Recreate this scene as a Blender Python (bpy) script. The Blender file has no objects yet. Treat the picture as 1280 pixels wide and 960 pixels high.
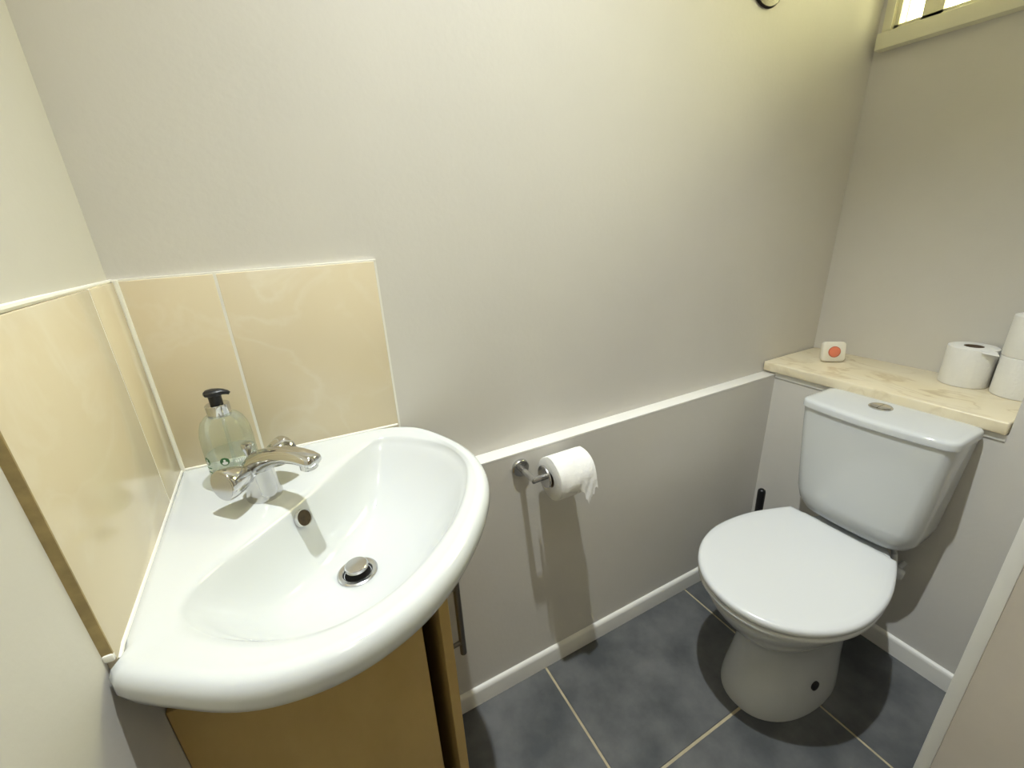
import bpy, bmesh, math, random
from mathutils import Vector, Matrix

random.seed(7)
scene = bpy.context.scene
COL = scene.collection

# ------------------------------------------------------------------ camera
R = ((0.88398573, -0.465202, -0.04643626),
     (-0.20102228, -0.2885426, -0.93612671),
     (0.42208918, 0.83685737, -0.34858351))        # rows: right, down, forward
cam_data = bpy.data.cameras.new('camera')
cam_data.sensor_fit = 'HORIZONTAL'
cam_data.sensor_width = 36.0
cam_data.lens = 538.94 / 1280 * 36.0
cam_data.clip_start = 0.02
cam = bpy.data.objects.new('camera', cam_data)
COL.objects.link(cam)
M = Matrix.Identity(4)
for i in range(3):
    M[i][0] = R[0][i]; M[i][1] = -R[1][i]; M[i][2] = -R[2][i]
M[0][3], M[1][3], M[2][3] = 0.2313, -0.8635, 1.285
cam.matrix_world = M
scene.camera = cam

# ------------------------------------------------------------------ world, exposure, lamps
world = bpy.data.worlds.new('world'); scene.world = world
world.use_nodes = True
bg = world.node_tree.nodes['Background']
bg.inputs[0].default_value = (1.0, 0.94, 0.50, 1)
bg.inputs[1].default_value = 15.0
vs = scene.view_settings
vs.view_transform = 'Standard'; vs.look = 'None'; vs.gamma = 1.0
vs.use_curve_mapping = False
vs.exposure = 0.11
LAMP = (0.48, -0.475, 2.90)
CEIL = 2.94

def spot(name, loc, power, color, size, blend, radius):
    ld = bpy.data.lights.new(name, 'SPOT')
    ld.energy = power; ld.color = color; ld.spot_size = size; ld.spot_blend = blend
    ld.shadow_soft_size = radius
    o = bpy.data.objects.new(name, ld); COL.objects.link(o); o.location = loc
    return o
key = spot('downlight_beam', LAMP, 168.0, (0.92, 0.98, 1.0), math.radians(80), 1.0, 0.018)
key.rotation_euler = Vector((0.13, -0.04, -1.0)).to_track_quat('-Z', 'Y').to_euler()     # downlight tilted towards the toilet
FILL_GLOBE = (0.36, -1.32, 2.72)  # unseen lamp, added as soft fill from behind the camera
gl_ = bpy.data.lights.new('added_fill_glow', 'POINT'); gl_.energy = 8.0; gl_.color = (1.0, 0.985, 0.93); gl_.shadow_soft_size = 0.11
glo = bpy.data.objects.new('added_fill_glow', gl_); COL.objects.link(glo); glo.location = FILL_GLOBE

# ------------------------------------------------------------------ helpers
def link(o, parent=None):
    COL.objects.link(o)
    if parent is not None: o.parent = parent
    return o

def finish(bm, angle=38):
    bmesh.ops.recalc_face_normals(bm, faces=bm.faces[:])
    a = math.radians(angle)
    for f in bm.faces: f.smooth = True
    for e in bm.edges:
        if len(e.link_faces) == 2 and e.calc_face_angle(0) > a: e.smooth = False

def obj(name, bm, mat, parent=None, angle=38, recalc=True):
    if recalc: finish(bm, angle)
    else:
        for f in bm.faces: f.smooth = True
    me = bpy.data.meshes.new(name); bm.to_mesh(me); bm.free()
    me.materials.append(mat)
    return link(bpy.data.objects.new(name, me), parent)

def empty(name, loc=(0, 0, 0)):
    o = bpy.data.objects.new(name, None); o.empty_display_size = 0.05
    COL.objects.link(o); o.location = (0, 0, 0)
    return o

def tag(o, label=None, cat=None, group=None, kind=None):
    if label: o['label'] = label
    if cat: o['category'] = cat
    if group: o['group'] = group
    if kind: o['kind'] = kind
    return o

def box(x0, x1, y0, y1, z0, z1, bevel=0.0, seg=2, bm=None):
    own = bm is None
    b = bmesh.new()
    bmesh.ops.create_cube(b, size=1)
    for v in b.verts:
        v.co = Vector(((x0 + x1) / 2 + v.co.x * (x1 - x0), (y0 + y1) / 2 + v.co.y * (y1 - y0), (z0 + z1) / 2 + v.co.z * (z1 - z0)))
    if bevel > 0:
        bmesh.ops.bevel(b, geom=b.edges[:], offset=bevel, segments=seg, affect='EDGES', profile=0.5)
    if own: return b
    me = bpy.data.meshes.new('t'); b.to_mesh(me); b.free(); bm.from_mesh(me); bpy.data.meshes.remove(me)
    return bm

def loft(rings, cap0=True, cap1=True, bm=None):
    """rings: list of closed loops (same vertex count)"""
    bm = bm or bmesh.new()
    vr = [[bm.verts.new(p) for p in r] for r in rings]
    n = len(vr[0])
    for a, b in zip(vr[:-1], vr[1:]):
        for i in range(n):
            j = (i + 1) % n
            bm.faces.new((a[i], a[j], b[j], b[i]))
    if cap0: bm.faces.new(vr[0][::-1])
    if cap1: bm.faces.new(vr[-1])
    return bm

def frame_for(d):
    d = Vector(d).normalized()
    up = Vector((0, 0, 1)) if abs(d.z) < 0.95 else Vector((1, 0, 0))
    s = d.cross(up).normalized(); u = s.cross(d).normalized()
    return d, s, u

def lathe(prof, origin=(0, 0, 0), axis=(0, 0, 1), n=32, bm=None, cap0=True, cap1=True):
    """prof: list of (radius, along)"""
    d, s, u = frame_for(axis); o = Vector(origin)
    rings = [[o + d * h + (s * math.cos(2 * math.pi * i / n) + u * math.sin(2 * math.pi * i / n)) * r for i in range(n)] for r, h in prof]
    return loft(rings, cap0, cap1, bm)

def sweep(path, radii, n=16, bm=None, flat=None):
    """tube along points; radii: scalar, or (side, up) pairs"""
    pts = [Vector(p) for p in path]; rings = []
    for k, p in enumerate(pts):
        d = (pts[min(k + 1, len(pts) - 1)] - pts[max(k - 1, 0)])
        d, s, u = frame_for(d)
        r = radii[k] if isinstance(radii, (list, tuple)) else radii
        rs, ru = r if isinstance(r, (list, tuple)) else (r, r)
        rings.append([p + s * rs * math.cos(2 * math.pi * i / n) + u * ru * math.sin(2 * math.pi * i / n) for i in range(n)])
    return loft(rings, True, True, bm)

def catmull(pts, per=8, closed=False):
    P_ = [Vector(p) for p in pts]; out = []; n = len(P_)
    rng = range(n if closed else n - 1)
    for i in rng:
        p0 = P_[(i - 1) % n] if closed or i > 0 else P_[0]
        p1 = P_[i]; p2 = P_[(i + 1) % n]
        p3 = P_[(i + 2) % n] if closed or i + 2 < n else P_[-1]
        for k in range(per):
            t = k / per
            out.append(0.5 * ((2 * p1) + (p2 - p0) * t + (2 * p0 - 5 * p1 + 4 * p2 - p3) * t * t + (3 * p1 - p0 - 3 * p2 + p3) * t ** 3))
    if not closed: out.append(P_[-1])
    return out

def rrect(x0, x1, y0, y1, z, r, seg=6, bow=0.0):
    """rounded rectangle loop in the XY plane; bow pushes the -x side outward in its middle"""
    out = []
    r = min(r, (x1 - x0) / 2 - 1e-4, (y1 - y0) / 2 - 1e-4)
    def add(x, y):
        if bow:
            t = (y - (y0 + y1) / 2) / ((y1 - y0) / 2)
            w = (x1 - x) / (x1 - x0)
            x -= bow * max(0, 1 - t * t) * w
        out.append(Vector((x, y, z)))
    for cx, cy, a0 in ((x1 - r, y1 - r, 0), (x0 + r, y1 - r, 90), (x0 + r, y0 + r, 180), (x1 - r, y0 + r, 270)):
        for k in range(seg + 1):
            a = math.radians(a0 + 90 * k / seg)
            add(cx + r * math.cos(a), cy + r * math.sin(a))
        if a0 == 90:
            for k in range(1, 8):
                add(x0, (y1 - r) + (y0 + r - y1 + r) * k / 8)
    return out

# ------------------------------------------------------------------ materials
def mat(name, color, rough=0.5, metal=0.0, var=0.0, var2=None, scale=6.0, bump=0.0, bscale=60.0, coat=0.0, spec=0.5, detail=6, stretch=None, ramp=(0.35, 0.65)):
    m = bpy.data.materials.new(name); m.use_nodes = True
    nt = m.node_tree; N = nt.nodes; L = nt.links
    b = N['Principled BSDF']
    b.inputs['Base Color'].default_value = (*color, 1)
    b.inputs['Roughness'].default_value = rough
    b.inputs['Metallic'].default_value = metal
    b.inputs['Specular IOR Level'].default_value = spec
    if coat:
        b.inputs['Coat Weight'].default_value = coat; b.inputs['Coat Roughness'].default_value = 0.04
    tc = N.new('ShaderNodeTexCoord')
    mp = N.new('ShaderNodeMapping'); L.new(tc.outputs['Object'], mp.inputs[0])
    if stretch: mp.inputs['Scale'].default_value = stretch
    if var or var2:
        no = N.new('ShaderNodeTexNoise'); no.inputs['Scale'].default_value = scale; no.inputs['Detail'].default_value = detail
        no.inputs['Roughness'].default_value = 0.6
        L.new(mp.outputs[0], no.inputs['Vector'])
        cr = N.new('ShaderNodeValToRGB'); L.new(no.outputs['Fac'], cr.inputs[0])
        c2 = var2 or tuple(max(0, c * (1 - var)) for c in color)
        cr.color_ramp.elements[0].position = ramp[0]; cr.color_ramp.elements[1].position = ramp[1]
        cr.color_ramp.elements[0].color = (*c2, 1); cr.color_ramp.elements[1].color = (*color, 1)
        L.new(cr.outputs[0], b.inputs['Base Color'])
    if bump:
        nb = N.new('ShaderNodeTexNoise'); nb.inputs['Scale'].default_value = bscale; nb.inputs['Detail'].default_value = 4
        L.new(mp.outputs[0], nb.inputs['Vector'])
        bp = N.new('ShaderNodeBump'); bp.inputs['Strength'].default_value = bump; bp.inputs['Distance'].default_value = 0.003
        L.new(nb.outputs['Fac'], bp.inputs['Height']); L.new(bp.outputs[0], b.inputs['Normal'])
    return m

def veined(name, base, vein, scale, rough, coat=0.0, thin=0.06, cloud=None, stretch=None):
    m = mat(name, base, rough, coat=coat)
    nt = m.node_tree; N = nt.nodes; L = nt.links; b = N['Principled BSDF']
    tc = N['Texture Coordinate']; mp = N['Mapping']
    if stretch: mp.inputs['Scale'].default_value = stretch
    n1 = N.new('ShaderNodeTexNoise'); n1.inputs['Scale'].default_value = scale; n1.inputs['Detail'].default_value = 5; n1.inputs['Distortion'].default_value = 0.8
    L.new(mp.outputs[0], n1.inputs['Vector'])
    sub = N.new('ShaderNodeMath'); sub.operation = 'SUBTRACT'; sub.inputs[1].default_value = 0.5; L.new(n1.outputs['Fac'], sub.inputs[0])
    ab = N.new('ShaderNodeMath'); ab.operation = 'ABSOLUTE'; L.new(sub.outputs[0], ab.inputs[0])
    cr = N.new('ShaderNodeValToRGB'); L.new(ab.outputs[0], cr.inputs[0])
    cr.color_ramp.elements[0].position = 0.0; cr.color_ramp.elements[0].color = (*vein, 1)
    cr.color_ramp.elements[1].position = thin; cr.color_ramp.elements[1].color = (*base, 1)
    n2 = N.new('ShaderNodeTexNoise'); n2.inputs['Scale'].default_value = scale * 0.7; n2.inputs['Detail'].default_value = 4
    L.new(mp.outputs[0], n2.inputs['Vector'])
    mx = N.new('ShaderNodeMix'); mx.data_type = 'RGBA'
    mr = N.new('ShaderNodeMapRange'); mr.inputs[1].default_value = 0.35; mr.inputs[2].default_value = 0.7; L.new(n2.outputs['Fac'], mr.inputs[0])
    L.new(mr.outputs[0], mx.inputs['Factor'])
    L.new(cr.outputs[0], mx.inputs['A']); mx.inputs['B'].default_value = (*(cloud or base), 1)
    L.new(mx.outputs['Result'], b.inputs['Base Color'])
    return m

def clear(name, tint, rough=0.05, refl=1.0, amount=0.0, milk=(0.8, 0.85, 0.8)):
    """see-through plastic or glass: transparent with a fresnel gloss and a little milkiness"""
    m = bpy.data.materials.new(name); m.use_nodes = True
    nt = m.node_tree; N = nt.nodes; L = nt.links; N.clear()
    out = N.new('ShaderNodeOutputMaterial')
    tr = N.new('ShaderNodeBsdfTransparent'); tr.inputs[0].default_value = (*tint, 1)
    df = N.new('ShaderNodeBsdfDiffuse'); df.inputs[0].default_value = (*milk, 1)
    m0 = N.new('ShaderNodeMixShader'); m0.inputs[0].default_value = amount
    L.new(tr.outputs[0], m0.inputs[1]); L.new(df.outputs[0], m0.inputs[2])
    gl = N.new('ShaderNodeBsdfGlossy'); gl.inputs['Roughness'].default_value = rough
    fr = N.new('ShaderNodeFresnel'); fr.inputs[0].default_value = 1.45
    mu = N.new('ShaderNodeMath'); mu.operation = 'MULTIPLY'; mu.inputs[1].default_value = refl; L.new(fr.outputs[0], mu.inputs[0])
    mx = N.new('ShaderNodeMixShader'); L.new(mu.outputs[0], mx.inputs[0]); L.new(m0.outputs[0], mx.inputs[1]); L.new(gl.outputs[0], mx.inputs[2])
    L.new(mx.outputs[0], out.inputs[0])
    return m

PAINT = (0.69, 0.663, 0.61)
W = {}
W['paint'] = mat('wall_paint', PAINT, 0.75, var=0.04, scale=3, bump=0.12, bscale=90, spec=0.3)
W['hall'] = mat('hall_dimness_tone', (0.50, 0.43, 0.32), 0.7, var=0.1, scale=2)  # brown set for bounce, standing in for the dim hall behind the camera
W['white'] = mat('white_gloss_paint', (0.86, 0.84, 0.78), 0.35, var=0.04, scale=8, bump=0.05, bscale=40)
W['bright'] = mat('fresh_white_gloss', (0.93, 0.925, 0.90), 0.3, bump=0.05, bscale=40)
W['jamb'] = mat('jamb_paint', (0.60, 0.545, 0.47), 0.6, var=0.06, scale=6, bump=0.2, bscale=30)
W['ceiling'] = mat('ceiling_paint', (0.85, 0.84, 0.80), 0.8, bump=0.05)
W['sealant'] = mat('sealant', (0.88, 0.86, 0.78), 0.4, bump=0.1, bscale=50)
W['tile'] = veined('cream_tile', (0.76, 0.67, 0.495), (0.79, 0.715, 0.56), 5.0, 0.12, thin=0.035, cloud=(0.72, 0.62, 0.435))
W['tile_edge'] = mat('raw_tile_edge', (0.46, 0.35, 0.16), 0.7, var=0.3, scale=40)
W['slate'] = mat('slate_tile', (0.150, 0.152, 0.150), 0.42, var2=(0.070, 0.075, 0.078), scale=5.5, detail=7, bump=0.1, bscale=30, ramp=(0.38, 0.66))
W['grout'] = mat('floor_grout', (0.52, 0.45, 0.30), 0.9, var=0.2, scale=30)
W['laminate'] = veined('marble_laminate', (0.82, 0.72, 0.50), (0.62, 0.50, 0.29), 9.0, 0.3, thin=0.05, cloud=(0.84, 0.76, 0.57), stretch=(1.6, 0.7, 1))
W['ceramic'] = mat('white_ceramic', (0.655, 0.675, 0.675), 0.09, spec=0.5)
W['seat'] = mat('white_seat_plastic', (0.70, 0.715, 0.715), 0.22)
W['chrome'] = mat('chrome', (0.62, 0.62, 0.61), 0.06, 1.0)
W['satin'] = mat('satin_chrome', (0.60, 0.60, 0.60), 0.24, 1.0)
W['black'] = mat('black_plastic', (0.008, 0.008, 0.009), 0.35)
W['dark'] = mat('shade_black', (0.006, 0.005, 0.004), 0.9)  # near-black painting the shade in drain and door gap; also colours the plinth
W['overflow_fill'] = mat('overflow_brown', (0.075, 0.045, 0.015), 0.6, var=0.5, scale=120)
W['brass'] = mat('aged_brass', (0.30, 0.19, 0.06), 0.4, 0.7)
W['paper'] = mat('toilet_paper', (0.88, 0.87, 0.83), 0.95, var=0.03, scale=30, bump=0.35, bscale=140, spec=0.1)
W['card'] = mat('cardboard', (0.20, 0.14, 0.09), 0.9)
W['wood'] = mat('beech_veneer', (0.56, 0.40, 0.155), 0.45, var2=(0.51, 0.355, 0.13), scale=5, stretch=(3, 3, 1.2), detail=5)
W['handle'] = mat('brushed_bar', (0.20, 0.18, 0.15), 0.3, 1.0)
W['frame'] = mat('window_frame_paint', (0.80, 0.77, 0.58), 0.4, bump=0.05)
W['bronze'] = mat('dark_bronze', (0.035, 0.03, 0.025), 0.25, 0.8)
W['glass'] = clear('window_glass', (0.93, 0.95, 0.93), 0.02)
W['bottle'] = clear('bottle_plastic', (0.94, 0.96, 0.92), 0.06, refl=0.4, amount=0.10, milk=(0.66, 0.72, 0.62))
W['liquid'] = clear('hand_wash', (0.95, 0.97, 0.95), 0.1, refl=0.3, amount=0.12, milk=(0.85, 0.90, 0.86))
W['print_green'] = mat('green_print', (0.02, 0.13, 0.03), 0.4)
W['print_white'] = mat('white_print', (0.85, 0.88, 0.86), 0.5)
W['red'] = mat('red_button', (0.85, 0.24, 0.13), 0.25, coat=0.5)
W['red_ring'] = mat('red_ring', (0.55, 0.13, 0.07), 0.35)
W['cream_plastic'] = mat('cream_plastic', (0.86, 0.82, 0.70), 0.35)
W['frost'] = clear('fill_globe_frost', (1, 1, 1), 0.4, refl=0.1, amount=0.15, milk=(0.9, 0.9, 0.88))
W['lampglow'] = bpy.data.materials.new('lamp_glow'); W['lampglow'].use_nodes = True
_b = W['lampglow'].node_tree.nodes['Principled BSDF']; _b.inputs['Emission Color'].default_value = (1, 1, 0.97, 1); _b.inputs['Emission Strength'].default_value = 8.0

# ------------------------------------------------------------------ the room
YB, XR, XP = 0.0, 1.934, 1.652       # back wall, niche wall with window, toilet panel
YLOW = -0.042                        # boxed-out lower back wall
ZL = 0.763                           # ledge height
NIB = -0.596                         # where the niche ends
NEAR = -1.60
ZW0, ZW1 = 1.742, 2.40               # window opening

def structure(name, bm, m, parent=None, angle=38):
    o = obj(name, bm, m, parent, angle)
    if parent is None: o['kind'] = 'structure'
    return o

wall_back = structure('wall_back', box(-0.1, XR + 0.1, YB, YB + 0.1, 0, CEIL), W['paint'])
wall_left = structure('wall_left', box(-0.1, 0, NEAR - 0.1, YB, 0, CEIL), W['paint'])
structure('wall_back_lower', box(0, XP, YLOW, YB, 0, ZL - 0.006), W['paint'])
structure('trim_1', box(0.30, XP + 0.002, YLOW, YB, ZL - 0.006, ZL, 0.001), W['white'])
b = box(XR, XR + 0.12, NIB - 0.004, YB, 0, ZW0)
box(XR, XR + 0.12, NIB - 0.004, YB, ZW1, CEIL, bm=b)
box(XR, XR + 0.12, -0.012, YB, ZW0, ZW1, bm=b)
structure('wall_right', b, W['paint'])
structure('wall_right_lower', box(XP, XP + 0.05, NIB, YB, 0, 0.77), W['paint'])
structure('wall_right_return', box(XP, XR + 0.12, NEAR, NIB, 0, CEIL), W['paint'])
structure('wall_front', box(-0.1, XR + 0.12, NEAR - 0.1, NEAR, 0, CEIL), W['hall'])
structure('ceiling', box(-0.1, XR + 0.12, NEAR - 0.1, YB + 0.1, CEIL, CEIL + 0.06), W['ceiling'])
# near partition end by the entrance, with its painted corner strip
XJ, YJ0, YJ1 = 1.10, -0.744, -0.7612
structure('wall_partition', box(XJ + 0.002, XP, -1.02, YJ0, 0, CEIL), W['jamb'])
structure('trim_2', box(XJ, XJ + 0.03, YJ1, YJ0 + 0.001, 0, CEIL, 0.001), W['bright'])

# floor: grout bed with separate slate tiles
floor = structure('floor', box(0, XP + 0.02, NEAR, YB, -0.05, -0.003), W['grout'])
g = 0.0035
xs = [0.0, 0.110, 0.709, 1.308, XP]
ys = [YLOW, -0.416, -1.016, NEAR]
for i in range(4):
    for j in range(3):
        x0, x1, y1, y0 = xs[i], xs[i + 1], ys[j], ys[j + 1]
        obj('floor_tile', box(x0 + g, x1 - g, y0 + g, y1 - g, -0.012, 0.0, 0.0015, 1), W['slate'], floor)

def skirting(name, p0, p1, nrm, h=0.062, d=0.011):
    p0 = Vector(p0); p1 = Vector(p1); nrm = Vector(nrm)
    prof = [(0, 0), (d, 0), (d, h * 0.80), (d * 0.93, h * 0.88), (d * 0.7, h * 0.95), (d * 0.35, h * 0.99), (0, h)]
    bm = loft([[p + nrm * a + Vector((0, 0, z)) for a, z in prof] for p in (p0, p1)])
    return structure(name, bm, W['white'])
skirting('baseboard_back', (0.352, YLOW, 0), (XP, YLOW, 0), (0, -1, 0))
skirting('baseboard_right', (XP, YLOW - 0.011, 0), (XP, YJ0, 0), (-1, 0, 0))
structure('trim_3', box(XP - 0.003, XP + 0.03, NIB + 0.001, YLOW - 0.001, 0.752, 0.769, 0.001), W['white'])

# splashback tiles
TT, TB, TZ = 0.009, 0.88, 1.231
def wall_tile(x0, x1, y0, y1, z0, z1, parent):
    return obj('tile', box(x0, x1, y0, y1, z0, z1, 0.0012, 2), W['tile'], parent)
wall_tile(0.012, 0.134, -TT, 0, TB, TZ, wall_back)
wall_tile(0.138, 0.388, -TT, 0, TB, TZ, wall_back)
wall_tile(0, TT, -0.110, -0.012, TB, TZ, wall_left)
wall_tile(0, TT, -0.398, -0.113, TB, TZ, wall_left)
gr = W['sealant']
obj('sealant', box(0.0, 0.392, -TT * 0.85, 0, TZ - 0.001, TZ + 0.003), gr, wall_back)
obj('sealant', box(0.387, 0.392, -TT * 0.85, 0, TB, TZ), gr, wall_back)
obj('grout', box(0.133, 0.139, -TT * 0.92, 0, TB, TZ), gr, wall_back)
obj('grout', sweep([(0.0105, -0.0105, TB), (0.0105, -0.0105, TZ + 0.002)], 0.0042, 8), gr, wall_back)
obj('grout', box(0, TT * 0.92, -0.1135, -0.1095, TB, TZ), gr, wall_left)
obj('sealant', sweep([(0.0035, 0, TZ + 0.001), (0.0035, -0.12, TZ + 0.002), (0.004, -0.26, TZ + 0.0035), (0.004, -0.402, TZ + 0.004)], [0.0028, 0.0032, 0.0038, 0.0042], 8), gr, wall_left)
obj('tile_edge', box(0, 0.0088, -0.4000, -0.398, 0.905, TZ), W['tile_edge'], wall_left)
obj('sealant', box(0.0, 0.009, -0.402, -0.396, 0.897, 0.906, 0.002), gr, wall_left)
obj('sealant', sweep([(TT, -0.395, 0.892), (TT, -0.38, 0.8965), (TT, -0.25, 0.900), (TT, -0.012, 0.908)], 0.0028, 8), gr, wall_left)
obj('sealant', sweep([(0.012, -TT, 0.908), (0.2, -TT, 0.902), (0.386, -TT, 0.897)], 0.0026, 8), gr, wall_back)

# ------------------------------------------------------------------ window
win = empty('window_1'); win['kind'] = 'structure'
obj('window_sill', box(XR - 0.035, XR + 0.06, NIB + 0.002, -0.016, 1.708, 1.750, 0.003), W['frame'], win)
wx0, wx1 = XR - 0.004, XR + 0.05
b = box(wx0, wx1, -0.034, -0.012, 1.750, ZW1); box(wx0, wx1, NIB, NIB + 0.02, 1.750, ZW1, bm=b); box(wx0, wx1, NIB, -0.012, ZW1 - 0.03, ZW1, bm=b)
box(wx0, wx1, NIB, -0.012, 1.742, 1.758, bm=b)
obj('window_frame', b, W['frame'], win)
sx0, sx1 = XR + 0.012, XR + 0.045
for (ya, yb_) in ((-0.034, -0.131), (-0.131, NIB + 0.02)):
    fr = 0.010 if ya > -0.1 else 0.012
    b = box(sx0, sx1, ya - fr, ya, 1.758, ZW1 - 0.03); box(sx0, sx1, yb_, yb_ + (0.034 if ya > -0.1 else fr), 1.758, ZW1 - 0.03, bm=b)
    box(sx0, sx1, yb_, ya, 1.758, 1.770, bm=b); box(sx0, sx1, yb_, ya, ZW1 - 0.05, ZW1 - 0.03, bm=b)
    s = obj('sash', b, W['frame'], win)
    obj('pane', box(sx0 + 0.014, sx0 + 0.018, yb_ + 0.008, ya - 0.008, 1.766, ZW1 - 0.04), W['glass'], s)
obj('window_reveal', box(XR + 0.05, XR + 0.12, -0.045, -0.012, 1.745, ZW1), W['frame'], win)

# ------------------------------------------------------------------ shelf behind the toilet
b = box(XP - 0.012, XR, NIB + 0.002, -0.003, 0.7705, 0.802, 0.004, 3)
tag(obj('shelf', b, W['laminate']), 'cream marble-effect laminate shelf above the toilet cistern', 'shelf')

# ------------------------------------------------------------------ corner basin
DECK = 0.892
outer_curve = [(.386, 0), (.425, -.042), (.457, -.105), (.477, -.175), (.479, -.24), (.464, -.302), (.431, -.362), (.391, -.412), (.348, -.453), (.300, -.485), (.255, -.503), (.213, -.511), (.173, -.510), (.132, -.501), (.095, -.484), (.055, -.457), (.026, -.436), (.008, -.421), (.0015, -.411), (.0015, -.4025), (.0100, -.3990)]
X0, Y0 = TT + 0.001, -TT - 0.001
oc = [Vector((x, min(Y0, y), 0)) for x, y in outer_curve]
oc = catmull(oc, 6)
outer_poly = oc + [Vector((X0, -.30, 0)), Vector((X0, -.15, 0)), Vector((X0, Y0, 0)), Vector((.13, Y0, 0)), Vector((.26, Y0, 0))]
inner_pts = [(.330, -.046), (.365, -.055), (.410, -.095), (.446, -.153), (.452, -.22), (.433, -.279), (.397, -.339), (.356, -.386), (.302, -.429), (.258, -.452), (.215, -.461), (.176, -.457), (.139, -.443), (.103, -.419), (.072, -.386), (.056, -.355), (.060, -.325), (.080, -.295), (.112, -.262), (.154, -.218), (.202, -.169), (.252, -.115), (.295, -.072)]
inner_poly = catmull([Vector((x, y, 0)) for x, y in inner_pts], 6, True)
CB = Vector((0.245, -0.262, 0))
def ray_poly(poly, a):
    d = Vector((math.cos(a), math.sin(a), 0)); best = None
    n = len(poly)
    for i in range(n):
        p = poly[i] - CB; q = poly[(i + 1) % n] - CB; e = q - p
        den = d.x * e.y - d.y * e.x
        if abs(den) < 1e-12: continue
        t = (p.x * e.y - p.y * e.x) / den; u = (p.x * d.y - p.y * d.x) / den
        if t > 0 and -1e-6 <= u <= 1 + 1e-6: best = t if best is None else max(best, t)
    return CB + d * best
NB = 144
angs = [2 * math.pi * (i + .5) / NB - math.pi for i in range(NB)]
ca = math.atan2(Y0 - CB.y, X0 - CB.x)       # snap the nearest ray to the wall corner
k = min(range(NB), key=lambda i: abs(angs[i] - ca)); angs[k] = ca
O_ = [ray_poly(outer_poly, a) for a in angs]; I_ = [ray_poly(inner_poly, a) for a in angs]
DR = Vector((0.244, -0.252, 0)); ZD = 0.768
def wallness(p):     # 1 along the two walls
    def ss(t): t = max(0.0, min(1.0, t)); return t * t * (3 - 2 * t)
    a = ss((p.y + 0.3985) / 0.015) if abs(p.x - X0) < 0.004 else 0.0
    b_ = ss((0.385 - p.x) / 0.05) if abs(p.y - Y0) < 0.004 else 0.0
    c = max(0.0, (p.y + 0.395) / 0.395) ** 0.7 if abs(p.x - X0) < 0.004 else 0.0
    e = max(0.0, (0.385 - p.x) / 0.385) ** 0.7 if abs(p.y - Y0) < 0.004 else 0.0
    return max(a, b_), max(c, e)
rings = []
def ring(fn): rings.append([fn(i) for i in range(NB)])
def inset(p, c, d):
    v = (c - p); v.z = 0; L_ = v.length
    return p + v * (d / L_)
def mk(i, d, z, dw=None, zw=None):
    p = O_[i]; w, wz = wallness(p)
    dw = d if dw is None else dw; zw = z if zw is None else zw
    q = inset(p, CB, d + (dw - d) * w); return Vector((q.x, q.y, z + (zw - z) * wz))
ring(lambda i: mk(i, 0.195, 0.742, 0.120, 0.742))
ring(lambda i: mk(i, 0.160, 0.760, 0.105, 0.758))
ring(lambda i: mk(i, 0.110, 0.784, 0.075, 0.782))
ring(lambda i: mk(i, 0.060, 0.815, 0.03, 0.815))
ring(lambda i: mk(i, 0.030, 0.838, 0.005, 0.838))
ring(lambda i: mk(i, 0.013, 0.850, 0.0, 0.850))
ring(lambda i: mk(i, 0.004, 0.860, 0.0, 0.860))
ring(lambda i: mk(i, 0.000, 0.873, 0.0, 0.873))
ring(lambda i: mk(i, 0.001, 0.885, 0.0, 0.893))
ring(lambda i: mk(i, 0.005, 0.8935, 0.0005, 0.9045))
ring(lambda i: mk(i, 0.011, 0.8970, 0.004, 0.9075))
ring(lambda i: mk(i, 0.017, 0.8975, 0.010, 0.9070))
ring(lambda i: mk(i, 0.021, 0.8970, 0.017, 0.9015))
def mid(i, t, z, zw):
    p = mk(i, 0.022, 0, 0.024, 0); q = I_[i]; w, wz = wallness(O_[i])
    v = p.lerp(q, t); return Vector((v.x, v.y, z + (zw - z) * wz))
ring(lambda i: mid(i, 0.05, 0.8962, 0.8955))
ring(lambda i: mid(i, 0.30, 0.8945, 0.8925))
ring(lambda i: mid(i, 0.65, 0.8930, 0.8915))
ring(lambda i: mid(i, 0.92, 0.8905, 0.8905))
for t, dz in ((0.0, 0.004), (0.03, 0.010), (0.07, 0.022), (0.13, 0.040), (0.20, 0.058), (0.29, 0.078), (0.40, 0.095), (0.52, 0.106), (0.65, 0.1125), (0.76, 0.1175)):
    def fn(i, t=t, dz=dz):
        e = I_[i] - DR; L_ = e.length; v = DR + e * ((0.037 + (L_ - 0.037) * (1 - min(1.0, t / 0.78))) / L_); z = 0.8895 - dz
        return Vector((v.x, v.y, z))
    ring(fn)
ring(lambda i: Vector((DR.x + 0.033 * math.cos(angs[i]), DR.y + 0.033 * math.sin(angs[i]), ZD + 0.0015)))
ring(lambda i: Vector((DR.x + 0.029 * math.cos(angs[i]), DR.y + 0.029 * math.sin(angs[i]), ZD)))
ring(lambda i: Vector((DR.x + 0.020 * math.cos(angs[i]), DR.y + 0.020 * math.sin(angs[i]), ZD - 0.002)))
ring(lambda i: Vector((DR.x + 0.020 * math.cos(angs[i]), DR.y + 0.020 * math.sin(angs[i]), ZD - 0.03)))
basin = empty('corner_basin')
tag(basin, 'white ceramic corner basin with a sloping bowl against cream tiles', 'basin')
obj('basin_body', loft(rings), W['ceramic'], basin, angle=75)
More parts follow.
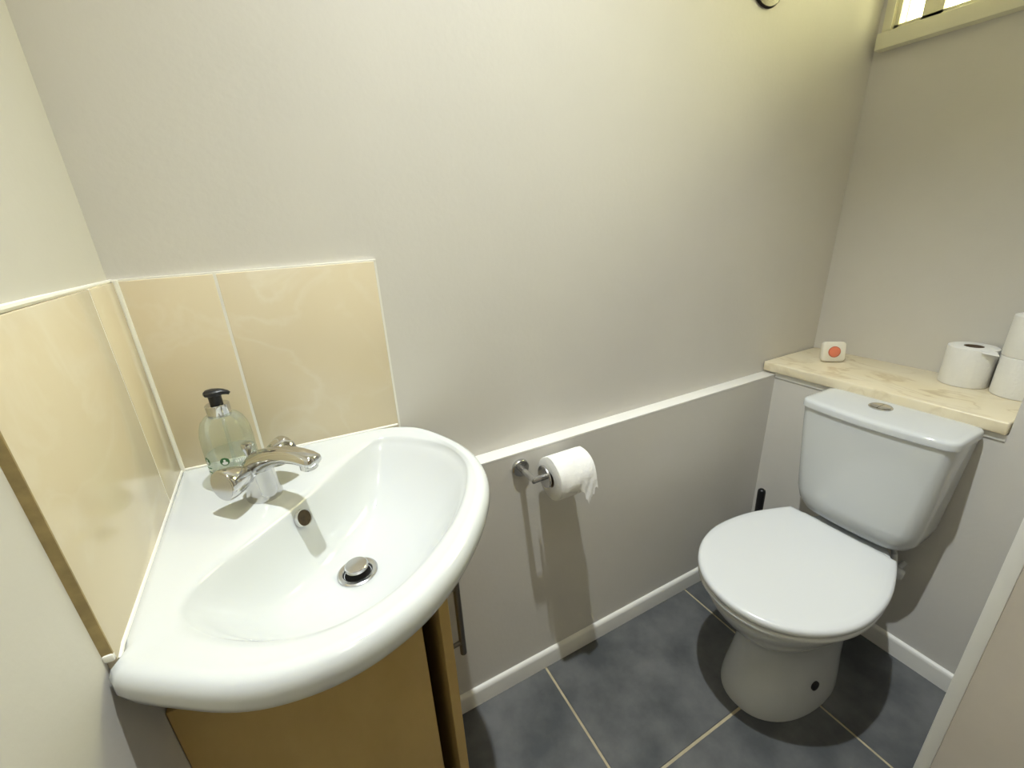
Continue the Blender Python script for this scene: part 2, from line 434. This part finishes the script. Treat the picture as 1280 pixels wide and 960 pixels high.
# waste: flange, black disc painting the well's shade, raised plug
ws = obj('waste', lathe([(0.0205, ZD - 0.02), (0.0215, ZD + 0.001), (0.0235, ZD + 0.0035), (0.029, ZD + 0.0045), (0.0315, ZD + 0.003), (0.0305, ZD - 0.003), (0.0205, ZD - 0.02)], (DR.x, DR.y, 0), n=40, cap0=False, cap1=False), W['satin'], basin)
obj('well_shade_disc', lathe([(0.0204, ZD - 0.018), (0.0204, ZD - 0.001)], (DR.x, DR.y, 0), n=32), W['dark'], ws)
obj('plug', lathe([(0.006, ZD - 0.01), (0.006, ZD + 0.012), (0.016, ZD + 0.009), (0.0180, ZD + 0.011), (0.0180, ZD + 0.016), (0.0165, ZD + 0.0175), (0.002, ZD + 0.0185)], (DR.x, DR.y, 0), n=36), W['satin'], ws)
on = Vector((0.70, -0.68, 0.42)).normalized()
op = Vector((0.187, -0.203, 0.866))
obj('overflow_hole', lathe([(0.0142, -0.006), (0.0142, 0.0006), (0.0132, 0.0010), (0.0124, -0.0005), (0.0120, -0.006)], op, on, n=28, cap0=False, cap1=False), W['ceramic'], basin)
obj('overflow_disc', lathe([(0.0126, -0.004), (0.0126, -0.0010)], op, on, n=28), W['overflow_fill'], basin)  # mottled dark brown disc filling the overflow opening

# ------------------------------------------------------------------ mixer tap
tap = empty('basin_mixer_tap')
tag(tap, 'chrome two-handle mixer tap with round knobs on the basin deck', 'tap')
TB0 = Vector((0.137, -0.143, DECK))
sd = Vector((0.69, -0.724, 0)); hd = Vector((-0.724, -0.69, 0)); UP = Vector((0, 0, 1))
def tp(s, h, z): return TB0 + sd * s + hd * h + UP * z
ang0 = math.atan2(sd.y, sd.x)
def ell(s0, z, a, b_, n=28):
    return [tp(s0 + a * math.cos(2 * math.pi * i / n), b_ * math.sin(2 * math.pi * i / n), z) for i in range(n)]
obj('tap_base', loft([ell(0, -0.001, .026, .026), ell(0, .004, .0265, .0265), ell(0, .012, .0245, .0245), ell(.001, .022, .0225, .023), ell(.001, .034, .0205, .0225), ell(.001, .046, .0195, .021), ell(.002, .058, .018, .0185), ell(.003, .066, .012, .012)]), W['chrome'], tap, angle=60)
path = [tp(-.012, 0, .040), tp(-.004, 0, .052), tp(.010, 0, .063), (tp(.030, 0, .072)), tp(.052, 0, .079), tp(.075, 0, .083), tp(.094, 0, .083), tp(.108, 0, .081), tp(.117, 0, .0785), tp(.1215, 0, .077)]
rad = [(.018, .016), (.0200, .019), (.0198, .0185), (.0188, .0160), (.0175, .0135), (.0165, .0118), (.0160, .0112), (.0160, .0110), (.0152, .0100), (.0120, .0070)]
sp = obj('spout', sweep(path, rad, 24), W['chrome'], tap, angle=60)
obj('aerator', lathe([(.0125, .080), (.0128, .072), (.0128, .067), (.0115, .0655), (.0105, .0655), (.0105, .069)], TB0 + sd * .107, n=28), W['chrome'], sp)
for sgn in (1, -1):
    o_ = tp(0.0, 0, .048); ax = hd * sgn
    kb = obj('handle', lathe([(.0130, .012), (.0130, .020), (.0150, .024), (.0185, .031), (.0215, .041), (.0236, .051), (.0238, .0590), (.0230, .0608), (.0212, .0613)], o_, ax + UP * 0.10, n=36), W['chrome'], tap, angle=50)
    obj('handle_cap', lathe([(.0210, .0585), (.0210, .0617), (.0180, .0623), (.001, .0626)], o_, ax + UP * 0.10, n=36), W['satin'], kb)
rod = obj('pop_up_rod', sweep([tp(-.020, -.007, .010), tp(-.022, -.008, .035), tp(-.024, -.009, .066)], .0022, 10), W['chrome'], tap)
obj('rod_knob', lathe([(.0028, .058), (.0040, .064), (.0070, .075), (.0080, .082), (.0068, .0855), (.001, .0862)], tp(-.024, -.009, 0), n=20), W['chrome'], rod)

# ------------------------------------------------------------------ soap bottle
bot = empty('soap_bottle')
tag(bot, 'clear pump bottle of hand wash with green print and black pump', 'bottle')
BX, BY = 0.098, -0.073
prof = [(.030, 0.0005), (.0355, .002), (.0370, .006), (.0372, .05), (.0372, .080), (.0364, .094), (.0342, .106), (.0300, .1165), (.0240, .1235), (.0190, .1265), (.0165, .1275)]
obj('bottle_body', lathe(prof, (BX, BY, DECK), n=48), W['bottle'], bot, angle=60)
obj('liquid', lathe([(.0285, .003), (.0345, .005), (.0352, .009), (.0352, .060), (.001, .060)], (BX, BY, DECK), n=40), W['liquid'], bot)
obj('collar', lathe([(.0168, .1245), (.0172, .1255), (.0172, .1435), (.0160, .1445), (.006, .1448)], (BX, BY, DECK), n=36), W['chrome'], bot)
pd = Vector((0.985, -0.17, 0)).normalized()
pump = obj('pump', lathe([(.0092, .1445), (.0092, .155), (.0095, .160)], (BX, BY, DECK), n=24), W['black'], bot)
c0 = Vector((BX, BY, DECK + .163))
obj('nozzle', sweep([c0 - pd * .0135, c0 - pd * .0105, c0 - pd * .002, c0 + pd * .007, c0 + pd * .013, c0 + pd * .019 - UP * .002, c0 + pd * .022 - UP * .004],
                    [(.005, .003), (.0100, .0055), (.0125, .0064), (.0100, .0058), (.0066, .0046), (.0046, .0034), (.0032, .0024)], 16), W['black'], pump)
obj('dip_tube', sweep([(BX, BY, DECK + .008), (BX + .002, BY, DECK + .12)], .0026, 8), W['liquid'], bot)

def patch(a0, a1, z0, z1, r, rows=2, cols=8):
    bm = bmesh.new(); g_ = []
    for i in range(rows + 1):
        z = DECK + z0 + (z1 - z0) * i / rows
        g_.append([bm.verts.new((BX + r * math.cos(a0 + (a1 - a0) * k / cols), BY + r * math.sin(a0 + (a1 - a0) * k / cols), z)) for k in range(cols + 1)])
    for i in range(rows):
        for k in range(cols): bm.faces.new((g_[i][k], g_[i][k + 1], g_[i + 1][k + 1], g_[i + 1][k]))
    return bm
def disc_patch(ac, zc, rad_, r, n=20, sx=1.0, sy=1.0):
    bm = bmesh.new()
    def pt(u, v):
        a = ac + u / r; return (BX + r * math.cos(a), BY + r * math.sin(a), DECK + zc + v)
    c = bm.verts.new(pt(0, 0)); loop = [bm.verts.new(pt(rad_ * sx * math.cos(2 * math.pi * i / n), rad_ * sy * math.sin(2 * math.pi * i / n))) for i in range(n)]
    for i in range(n): bm.faces.new((c, loop[i], loop[(i + 1) % n]))
    return bm
front = math.atan2(-0.8635 - BY, 0.2313 - BX)
for da in (-0.12, -0.95):
    gp = obj('logo', disc_patch(front + da - 0.22, 0.058, 0.0068, 0.0375), W['print_green'], bot)
    obj('logo_mark', disc_patch(front + da - 0.22, 0.0555, 0.0034, 0.0377, sx=1.2, sy=0.8), W['print_white'], gp)
    obj('logo_mark', disc_patch(front + da - 0.22, 0.0600, 0.0018, 0.0377), W['print_white'], gp)
for row, (z, a0, a1, h) in enumerate(((.052, .04, 1.0, .0065), (.0415, .00, .9, .0045), (.034, .02, .8, .003), (.066, .55, 1.05, .004))):
    a = a0
    bm = bmesh.new()
    while a < a1:
        w = random.uniform(.03, .07)
        pb = patch(front + a, front + a + w, z, z + h * random.uniform(.7, 1), .0376, 1, 2)
        me = bpy.data.meshes.new('t'); pb.to_mesh(me); pb.free(); bm.from_mesh(me); bpy.data.meshes.remove(me)
        a += w + .03
    obj('printed_line', bm, W['print_white'], bot)
for z, a0, a1 in ((.045, -1.35, -1.0), (.037, -1.3, -1.02), (.029, -1.25, -1.05)):
    obj('printed_line', patch(front + a0, front + a1, z, z + .0022, .0376, 1, 6), W['print_green'], bot)

# ------------------------------------------------------------------ vanity cabinet
cab = empty('vanity_cabinet')
tag(cab, 'beech wood cabinet under the basin with its door ajar', 'cabinet')
YC = -0.348
obj('side_panel', box(0.001, 0.314, YC, YC + 0.016, 0.06, 0.750, 0.0008, 1), W['wood'], cab)
obj('back_panel', box(0.001, 0.314, -0.058, -0.050, 0.06, 0.74), W['wood'], cab)
obj('base_panel', box(0.001, 0.314, YC + 0.016, -0.058, 0.06, 0.076), W['wood'], cab)
obj('plinth', box(0.02, 0.29, YC + 0.03, -0.058, 0.0, 0.06), W['dark'], cab)
obj('gap_shade_sheet', box(0.290, 0.296, YC + 0.016, -0.058, 0.076, 0.74), W['dark'], cab)  # black sheet added to paint the shade in the door gap
# door hinged near the back wall, a little open
hy = -0.062; dl = 0.290; th = math.radians(4.5)
def dpt(a, t, z):     # a along the door from hinge, t out of the face
    d = Vector((math.sin(th), -math.cos(th), 0)); n = Vector((math.cos(th), math.sin(th), 0))
    return Vector((0.3195, hy, z)) + d * a + n * t
b = box(0, dl, 0, 0.017, 0.065, 0.758, 0.001, 1)
for v in b.verts: v.co = dpt(v.co.x, v.co.y, v.co.z)
door = obj('door', b, W['wood'], cab)
ha, ht = dl - 0.028, 0.017 + 0.026
hb = obj('bar_handle', sweep([dpt(ha, ht, 0.752), dpt(ha, ht, 0.575)], 0.0058, 14), W['handle'], door)
for z in (0.725, 0.602):
    obj('handle_post', sweep([dpt(ha, 0.016, z), dpt(ha, ht, z)], 0.0042, 12), W['handle'], door)

# ------------------------------------------------------------------ toilet roll holder and roll
hol = empty('toilet_roll_holder')
tag(hol, 'chrome toilet roll holder fixed to the wall below the ledge', 'toilet roll holder')
HX, HZ, HY = 0.655, 0.723, -0.112
obj('rosette', lathe([(.0215, 0), (.0225, .002), (.0225, .008), (.0205, .0105), (.010, .011)], (HX, YLOW, HZ), (0, -1, 0), n=36), W['satin'], hol)
arm = [(HX, YLOW - .006, HZ), (HX, HY + .016, HZ), (HX + .0015, HY + .006, HZ), (HX + .006, HY + .0015, HZ), (HX + .016, HY, HZ), (HX + .155, HY, HZ)]
obj('arm', sweep([(HX, YLOW - .006, HZ), (HX, HY - .004, HZ)], .0078, 16), W['satin'], hol)
obj('bar', sweep([(HX - .004, HY, HZ), (HX + .150, HY, HZ)], .0078, 16), W['satin'], hol)
obj('end_disc', lathe([(.008, 0), (.0265, .0005), (.0275, .003), (.0265, .0055), (.008, .006)], (HX + .026, HY, HZ), (1, 0, 0), n=36), W['satin'], hol)

def make_roll(name, label, group, h=0.105, r=0.0535, rc=0.0205):
    t = empty(name); tag(t, label, 'toilet roll', group)
    obj('paper', lathe([(rc, 0.0), (r - .003, 0.0), (r - .0008, .0012), (r, .004), (r, h - .004), (r - .0008, h - .0012), (r - .003, h), (rc, h)], n=48, cap0=False, cap1=False), W['paper'], t)
    obj('core', lathe([(rc, 0.0005), (rc, h - .0005), (rc - .0012, h - .0005), (rc - .0012, 0.0005), (rc, 0.0005)], n=32, cap0=False, cap1=False), W['card'], t)
    return t
roll = make_roll('toilet_roll', 'white toilet roll with torn sheet hanging on the wall holder', None, h=0.099)
RX, RZ, RR = 0.697, HZ - 0.0115, 0.0535
roll.rotation_euler = (0, math.radians(90), 0); roll.location = (RX, HY, RZ)
# torn hanging sheet (roll-local: x -> -world z, z -> world x)
bm = bmesh.new(); cols, rows = 40, 26; grid = []
rs = random.Random(3)
jag = [rs.uniform(-.006, .006) for _ in range(cols + 1)]
for i in range(cols + 1):
    u = i / cols
    if u < 0.56: ln = 0.120 + 0.007 * math.sin(u * 17)
    elif u < 0.72: ln = 0.118 + 0.040 * (u - 0.56) / 0.16
    else: ln = 0.158 - 0.036 * ((u - 0.72) / 0.28) ** 0.8
    ln += jag[i]
    loose = max(0.0, min(1.0, (u - 0.45) / 0.2))
    colv = []
    for j in range(rows + 1):
        s = ln * j / rows; rr = RR + 0.0016 + 0.0006 * math.sin(u * 9 + j * .5)
        arc = rr * math.radians(105)
        if s < arc:
            a = math.radians(105) * s / arc - math.radians(15)     # from just behind the top, over to the front
            y = -math.sin(a) * rr; z = math.cos(a) * rr
        else:
            ex = s - arc; th_ = ex / rr
            y0_ = -math.cos(th_) * rr; z0_ = -math.sin(th_) * rr           # clinging to the roll
            y1_ = -rr - 0.10 * ex - 0.0012 - 0.0012 * math.sin(u * 30 + ex * 120); z1_ = -ex   # hanging free
            y = y0_ + (y1_ - y0_) * loose; z = z0_ + (z1_ - z0_) * loose
        colv.append(bm.verts.new((-z, y, 0.0010 + u * 0.097)))
    grid.append(colv)
for i in range(cols):
    for j in range(rows): bm.faces.new((grid[i][j], grid[i + 1][j], grid[i + 1][j + 1], grid[i][j + 1]))
obj('torn_sheet', bm, W['paper'], roll, angle=80)

# spare rolls on the shelf
SH = 0.802
r1 = make_roll('toilet_roll', 'single spare toilet roll standing alone beside a stack on the shelf', 'spare toilet rolls on the shelf', 0.108, 0.052)
r1.location = (1.878, -0.432, SH)
tail = bmesh.new(); g_ = []
for i in range(15):
    t = i / 14
    p = Vector((1.835 + .012 * t, -0.460 - .030 * t, SH + 0.1085 - 0.004 * t))
    g_.append([tail.verts.new(p - Vector((1.878, -0.432, SH)) + Vector((.010, .006, .0015))), tail.verts.new(p - Vector((1.878, -0.432, SH)) + Vector((-.004, -.004, -.006)))])
for i in range(14): tail.faces.new((g_[i][0], g_[i + 1][0], g_[i + 1][1], g_[i][1]))
obj('loose_tail', tail, W['paper'], r1)
r2 = make_roll('toilet_roll', 'lower spare toilet roll of the stack on the shelf', 'spare toilet rolls on the shelf', 0.104, 0.052)
r2.location = (1.872, -0.542, SH)
r3 = make_roll('toilet_roll', 'upper spare toilet roll of the stack on the shelf', 'spare toilet rolls on the shelf', 0.104, 0.052)
r3.location = (1.874, -0.540, SH + 0.1045)

# ------------------------------------------------------------------ small device on the shelf
dev = empty('push_button_unit')
tag(dev, 'small white rounded square unit with a red-orange round button', 'device')
wv = Vector((0.80, -0.60, 0)); nv = Vector((-0.60, -0.80, 0)); tilt = math.radians(8)
upv = (UP * math.cos(tilt) - nv * math.sin(tilt)).normalized(); nn = wv.cross(upv).normalized()
if nn.dot(nv) < 0: nn = -nn
oc_ = Vector((1.800, -0.132, SH)) + upv * 0.0325 + UP * 0.0025
def dv(a, b_, c): return oc_ + wv * a + upv * b_ + nn * c
def rsq(hw, r, c, seg=7):
    out = []
    for cx, cy, a0 in ((hw - r, hw - r, 0), (-hw + r, hw - r, 90), (-hw + r, -hw + r, 180), (hw - r, -hw + r, 270)):
        for k in range(seg + 1):
            a = math.radians(a0 + 90 * k / seg); out.append(dv((cx + r * math.cos(a)) * 1.06, cy + r * math.sin(a), c))
    return out
obj('housing', loft([rsq(.0305, .010, -.010), rsq(.0325, .012, -.007), rsq(.0330, .012, .004), rsq(.0320, .0115, .008), rsq(.0300, .0105, .0095)]), W['cream_plastic'], dev, angle=60)
obj('bezel', lathe([(.0185, 0), (.0185, .0006), (.0165, .0014), (.0160, .0005)], dv(0, 0, .0094), nn, n=32), W['red_ring'], dev)
obj('button', lathe([(.0165, 0), (.0160, .0022), (.012, .0036), (.006, .0044), (.0005, .0047)], dv(0, 0, .0096), nn, n=32), W['red'], dev)

# ------------------------------------------------------------------ toilet
toi = empty('toilet')
tag(toi, 'white close-coupled toilet with closed lid under the shelf', 'toilet')
TY = -0.402
def egg(xf, xb, hw, z, n=56, sq=2.25, yc=TY, xm=None, back=0.62):
    """closed loop: rounded front at xf, squarer back at xb; widest at xm"""
    xm = xm if xm is not None else xf + (xb - xf) * 0.46
    out = []
    for i in range(n):
        a = 2 * math.pi * i / n
        c, s = math.cos(a), math.sin(a)
        if c <= 0:
            x = xm + (xm - xf) * -(abs(c) ** (2 / sq)); y = hw * math.copysign(abs(s) ** (2 / sq), s)
        else:
            x = xm + (xb - xm) * (abs(c) ** (2 / 2.6)); y = hw * math.copysign(abs(s) ** (2 / 2.6), s)
            y *= 1 - back * ((x - xm) / (xb - xm)) ** 2
        out.append(Vector((x, yc + y, z)))
    return out
pan = [egg(1.112, 1.56, .118, 0.0), egg(1.112, 1.56, .118, .012), egg(1.118, 1.56, .113, .05), egg(1.130, 1.56, .105, .11), egg(1.138, 1.57, .100, .17), egg(1.136, 1.58, .100, .215),
       egg(1.118, 1.59, .108, .245), egg(1.090, 1.60, .122, .272), egg(1.062, 1.60, .138, .302), egg(1.036, 1.61, .153, .335), egg(1.018, 1.61, .166, .365), egg(1.010, 1.62, .172, .385), egg(1.007, 1.62, .175, .397), egg(1.010, 1.62, .173, .403), egg(1.02, 1.61, .165, .4045)]
obj('pan', loft(pan), W['ceramic'], toi, angle=70)
def lidloop(z, grow=0.0, n=72):
    pts = [(1.458, -.268), (1.405, -.247), (1.33, -.224), (1.255, -.2135), (1.18, -.2155), (1.11, -.236), (1.05, -.275), (1.008, -.330), (.9915, -.402),
           (1.008, -.474), (1.05, -.529), (1.11, -.568), (1.18, -.5885), (1.255, -.5905), (1.33, -.580), (1.405, -.557), (1.458, -.536)]
    c = catmull([Vector((x, y, z)) for x, y in pts], 6)
    c += [Vector((1.461, -.536 + (.268) * k / 6, z)) for k in range(1, 6)]
    cc = Vector((1.24, TY, z))
    return [p + (cc - p).normalized() * -grow for p in c]
obj('seat', loft([lidloop(.405, -.014), lidloop(.4065, -.006), lidloop(.410, -.0025), lidloop(.4185, -.0025), lidloop(.4215, -.006), lidloop(.423, -.014)]), W['seat'], toi, angle=60)
lid = obj('lid', loft([lidloop(.4240, -.012), lidloop(.4250, -.003), lidloop(.429, 0), lidloop(.438, 0), lidloop(.4425, -.002), lidloop(.4452, -.007), lidloop(.4465, -.020), lidloop(.4470, -.06)]), W['seat'], toi, angle=60)
for y in (-.322, -.482):
    obj('hinge', lathe([(.010, -.022), (.012, -.020), (.012, .020), (.010, .022)], (1.467, y, .424), (0, 1, 0), n=20), W['seat'], toi)
# black disc painting the shade inside a bolt hole in the foot
bolt = Vector((1.272, TY - .1075, .090))
obj('bolt_hole_shade', lathe([(.0135, -.008), (.0135, .0012), (.0115, .0020)], bolt, Vector((-.12, -1, .12)), n=24), W['black'], toi)
# cistern
cis = [rrect(1.545, 1.636, -.490, -.300, .411, .03, bow=.006), rrect(1.528, 1.642, -.512, -.275, .416, .04, bow=.010), rrect(1.516, 1.645, -.528, -.258, .430, .045, bow=.014), rrect(1.507, 1.646, -.539, -.247, .455, .04, bow=.016),
       rrect(1.503, 1.646, -.545, -.241, .490, .033, bow=.017), rrect(1.500, 1.646, -.550, -.235, .58, .028, bow=.018), rrect(1.498, 1.646, -.556, -.226, .70, .022, bow=.018), rrect(1.497, 1.646, -.559, -.223, .7505, .021, bow=.018), rrect(1.503, 1.643, -.553, -.229, .7515, .02, bow=.018)]
obj('cistern', loft(cis), W['ceramic'], toi, angle=60)
ll = [rrect(1.500, 1.645, -.556, -.226, .7525, .020, bow=.018), rrect(1.4925, 1.647, -.563, -.219, .7535, .022, bow=.019), rrect(1.4925, 1.647, -.563, -.219, .7665, .022, bow=.019), rrect(1.4940, 1.646, -.5615, -.2205, .7715, .021, bow=.019), rrect(1.498, 1.645, -.558, -.224, .7742, .020, bow=.0185), rrect(1.510, 1.640, -.547, -.236, .7752, .018, bow=.016)]
cl = obj('cistern_lid', loft(ll), W['ceramic'], toi, angle=60)
bt = obj('flush_plate', lathe([(.026, .773), (.0265, .7775), (.0245, .7795), (.022, .7785)], (1.585, -.372, 0), n=36), W['chrome'], toi)
for sg in (-1, 1):
    bm = bmesh.new(); n = 18; top, botm = [], []
    for i in range(n + 1):
        a = math.pi * i / n
        px, py = 0.0205 * math.cos(a), 0.0205 * math.sin(a) + 0.001
        top.append(bm.verts.new((1.585 + px, -.372 + sg * py, .7802))); botm.append(bm.verts.new((1.585 + px, -.372 + sg * py, .776)))
    bm.faces.new(top); bm.faces.new(botm[::-1])
    for i in range(n + 1): bm.faces.new((top[i], top[(i + 1) % (n + 1)], botm[(i + 1) % (n + 1)], botm[i]))
    obj('flush_button', bm, W['chrome'], bt)
# water inlet under the cistern
obj('inlet_valve', lathe([(.010, -.020), (.015, -.018), (.0165, -.010), (.0165, .006), (.014, .012), (.009, .014)], (1.590, -.508, .318), (.15, -1, -.1), n=24), W['seat'], toi)
obj('inlet_pipe', sweep([(1.590, -.500, .318), (1.592, -.488, .37), (1.595, -.470, .415)], .0075, 12), W['seat'], toi)
obj('inlet_pipe', sweep([(1.590, -.500, .318), (1.62, -.499, .315), (1.652, -.498, .315)], .0075, 12), W['seat'], toi)
obj('waste_outlet', sweep([(1.54, TY, .19), (1.60, TY, .19), (1.652, TY, .19)], .052, 24), W['seat'], toi)

# ------------------------------------------------------------------ toilet brush in the corner
br = empty('toilet_brush')
tag(br, 'black toilet brush with its handle upright behind the toilet', 'toilet brush')
BRX, BRY = 1.585, -0.108
obj('brush_pot', lathe([(.038, 0.0), (.041, .003), (.043, .02), (.044, .12), (.042, .125), (.039, .124), (.038, .02)], (BRX, BRY, 0), n=32), W['black'], br)
obj('brush_handle', lathe([(.007, .02), (.007, .13), (.0105, .16), (.0125, .25), (.0130, .350), (.0115, .358), (.007, .362), (.001, .363)], (BRX + .004, BRY, 0), (-.01, .01, 1), n=20), W['black'], br)

# ------------------------------------------------------------------ dark wall fitting high on the back wall
wl = empty('wall_fitting')
tag(wl, 'dark bronze oval wall fitting high on the back wall near the window', 'wall fitting')
def oval(cx, cz, a_, b_, y, n=40):
    return [Vector((cx + a_ * math.cos(2 * math.pi * i / n), y, cz + b_ * math.sin(2 * math.pi * i / n))) for i in range(n)]
obj('back_plate', loft([oval(1.412, 1.811, .062, .060, YB), oval(1.412, 1.811, .064, .062, -.003), oval(1.412, 1.811, .060, .058, -.007), oval(1.412, 1.811, .050, .048, -.008)]), W['bronze'], wl)
obj('boss', loft([oval(1.412, 1.818, .044, .042, -.008), oval(1.412, 1.818, .040, .038, -.013), oval(1.412, 1.818, .026, .024, -.017), oval(1.412, 1.818, .006, .006, -.019)]), W['bronze'], wl)

# ------------------------------------------------------------------ ceiling downlight, plus an unseen globe added for fill
x, y, z = LAMP
dl_ = empty('ceiling_downlight')
tag(dl_, 'chrome ring ceiling downlight above the basin and toilet', 'downlight')
obj('ring', lathe([(.030, -.002), (.042, -.004), (.044, 0.0), (.040, .002), (.030, .002)], (x, y, CEIL), n=36, cap0=False, cap1=False), W['chrome'], dl_)
obj('lens', lathe([(.030, -.0015), (.001, -.0015)], (x, y, CEIL), n=32), W['lampglow'], dl_)
x, y, z = FILL_GLOBE
pl_ = empty('added_fill_globe')
tag(pl_, 'added frosted globe lamp, unseen fill light behind the camera', 'ceiling lamp')
obj('fill_lamp_rose', lathe([(.045, 0), (.045, -.012), (.030, -.022), (.010, -.026)], (x, y, CEIL), n=32), W['white'], pl_)
obj('fill_lamp_stem', sweep([(x, y, CEIL - .02), (x, y, z + .115)], .006, 12), W['chrome'], pl_)
obj('globe', lathe([(.125 * math.sin(math.pi * (k + .4) / 16.8), -.125 * math.cos(math.pi * (k + .4) / 16.8)) for k in range(17)], (x, y, z), n=32), W['frost'], pl_)
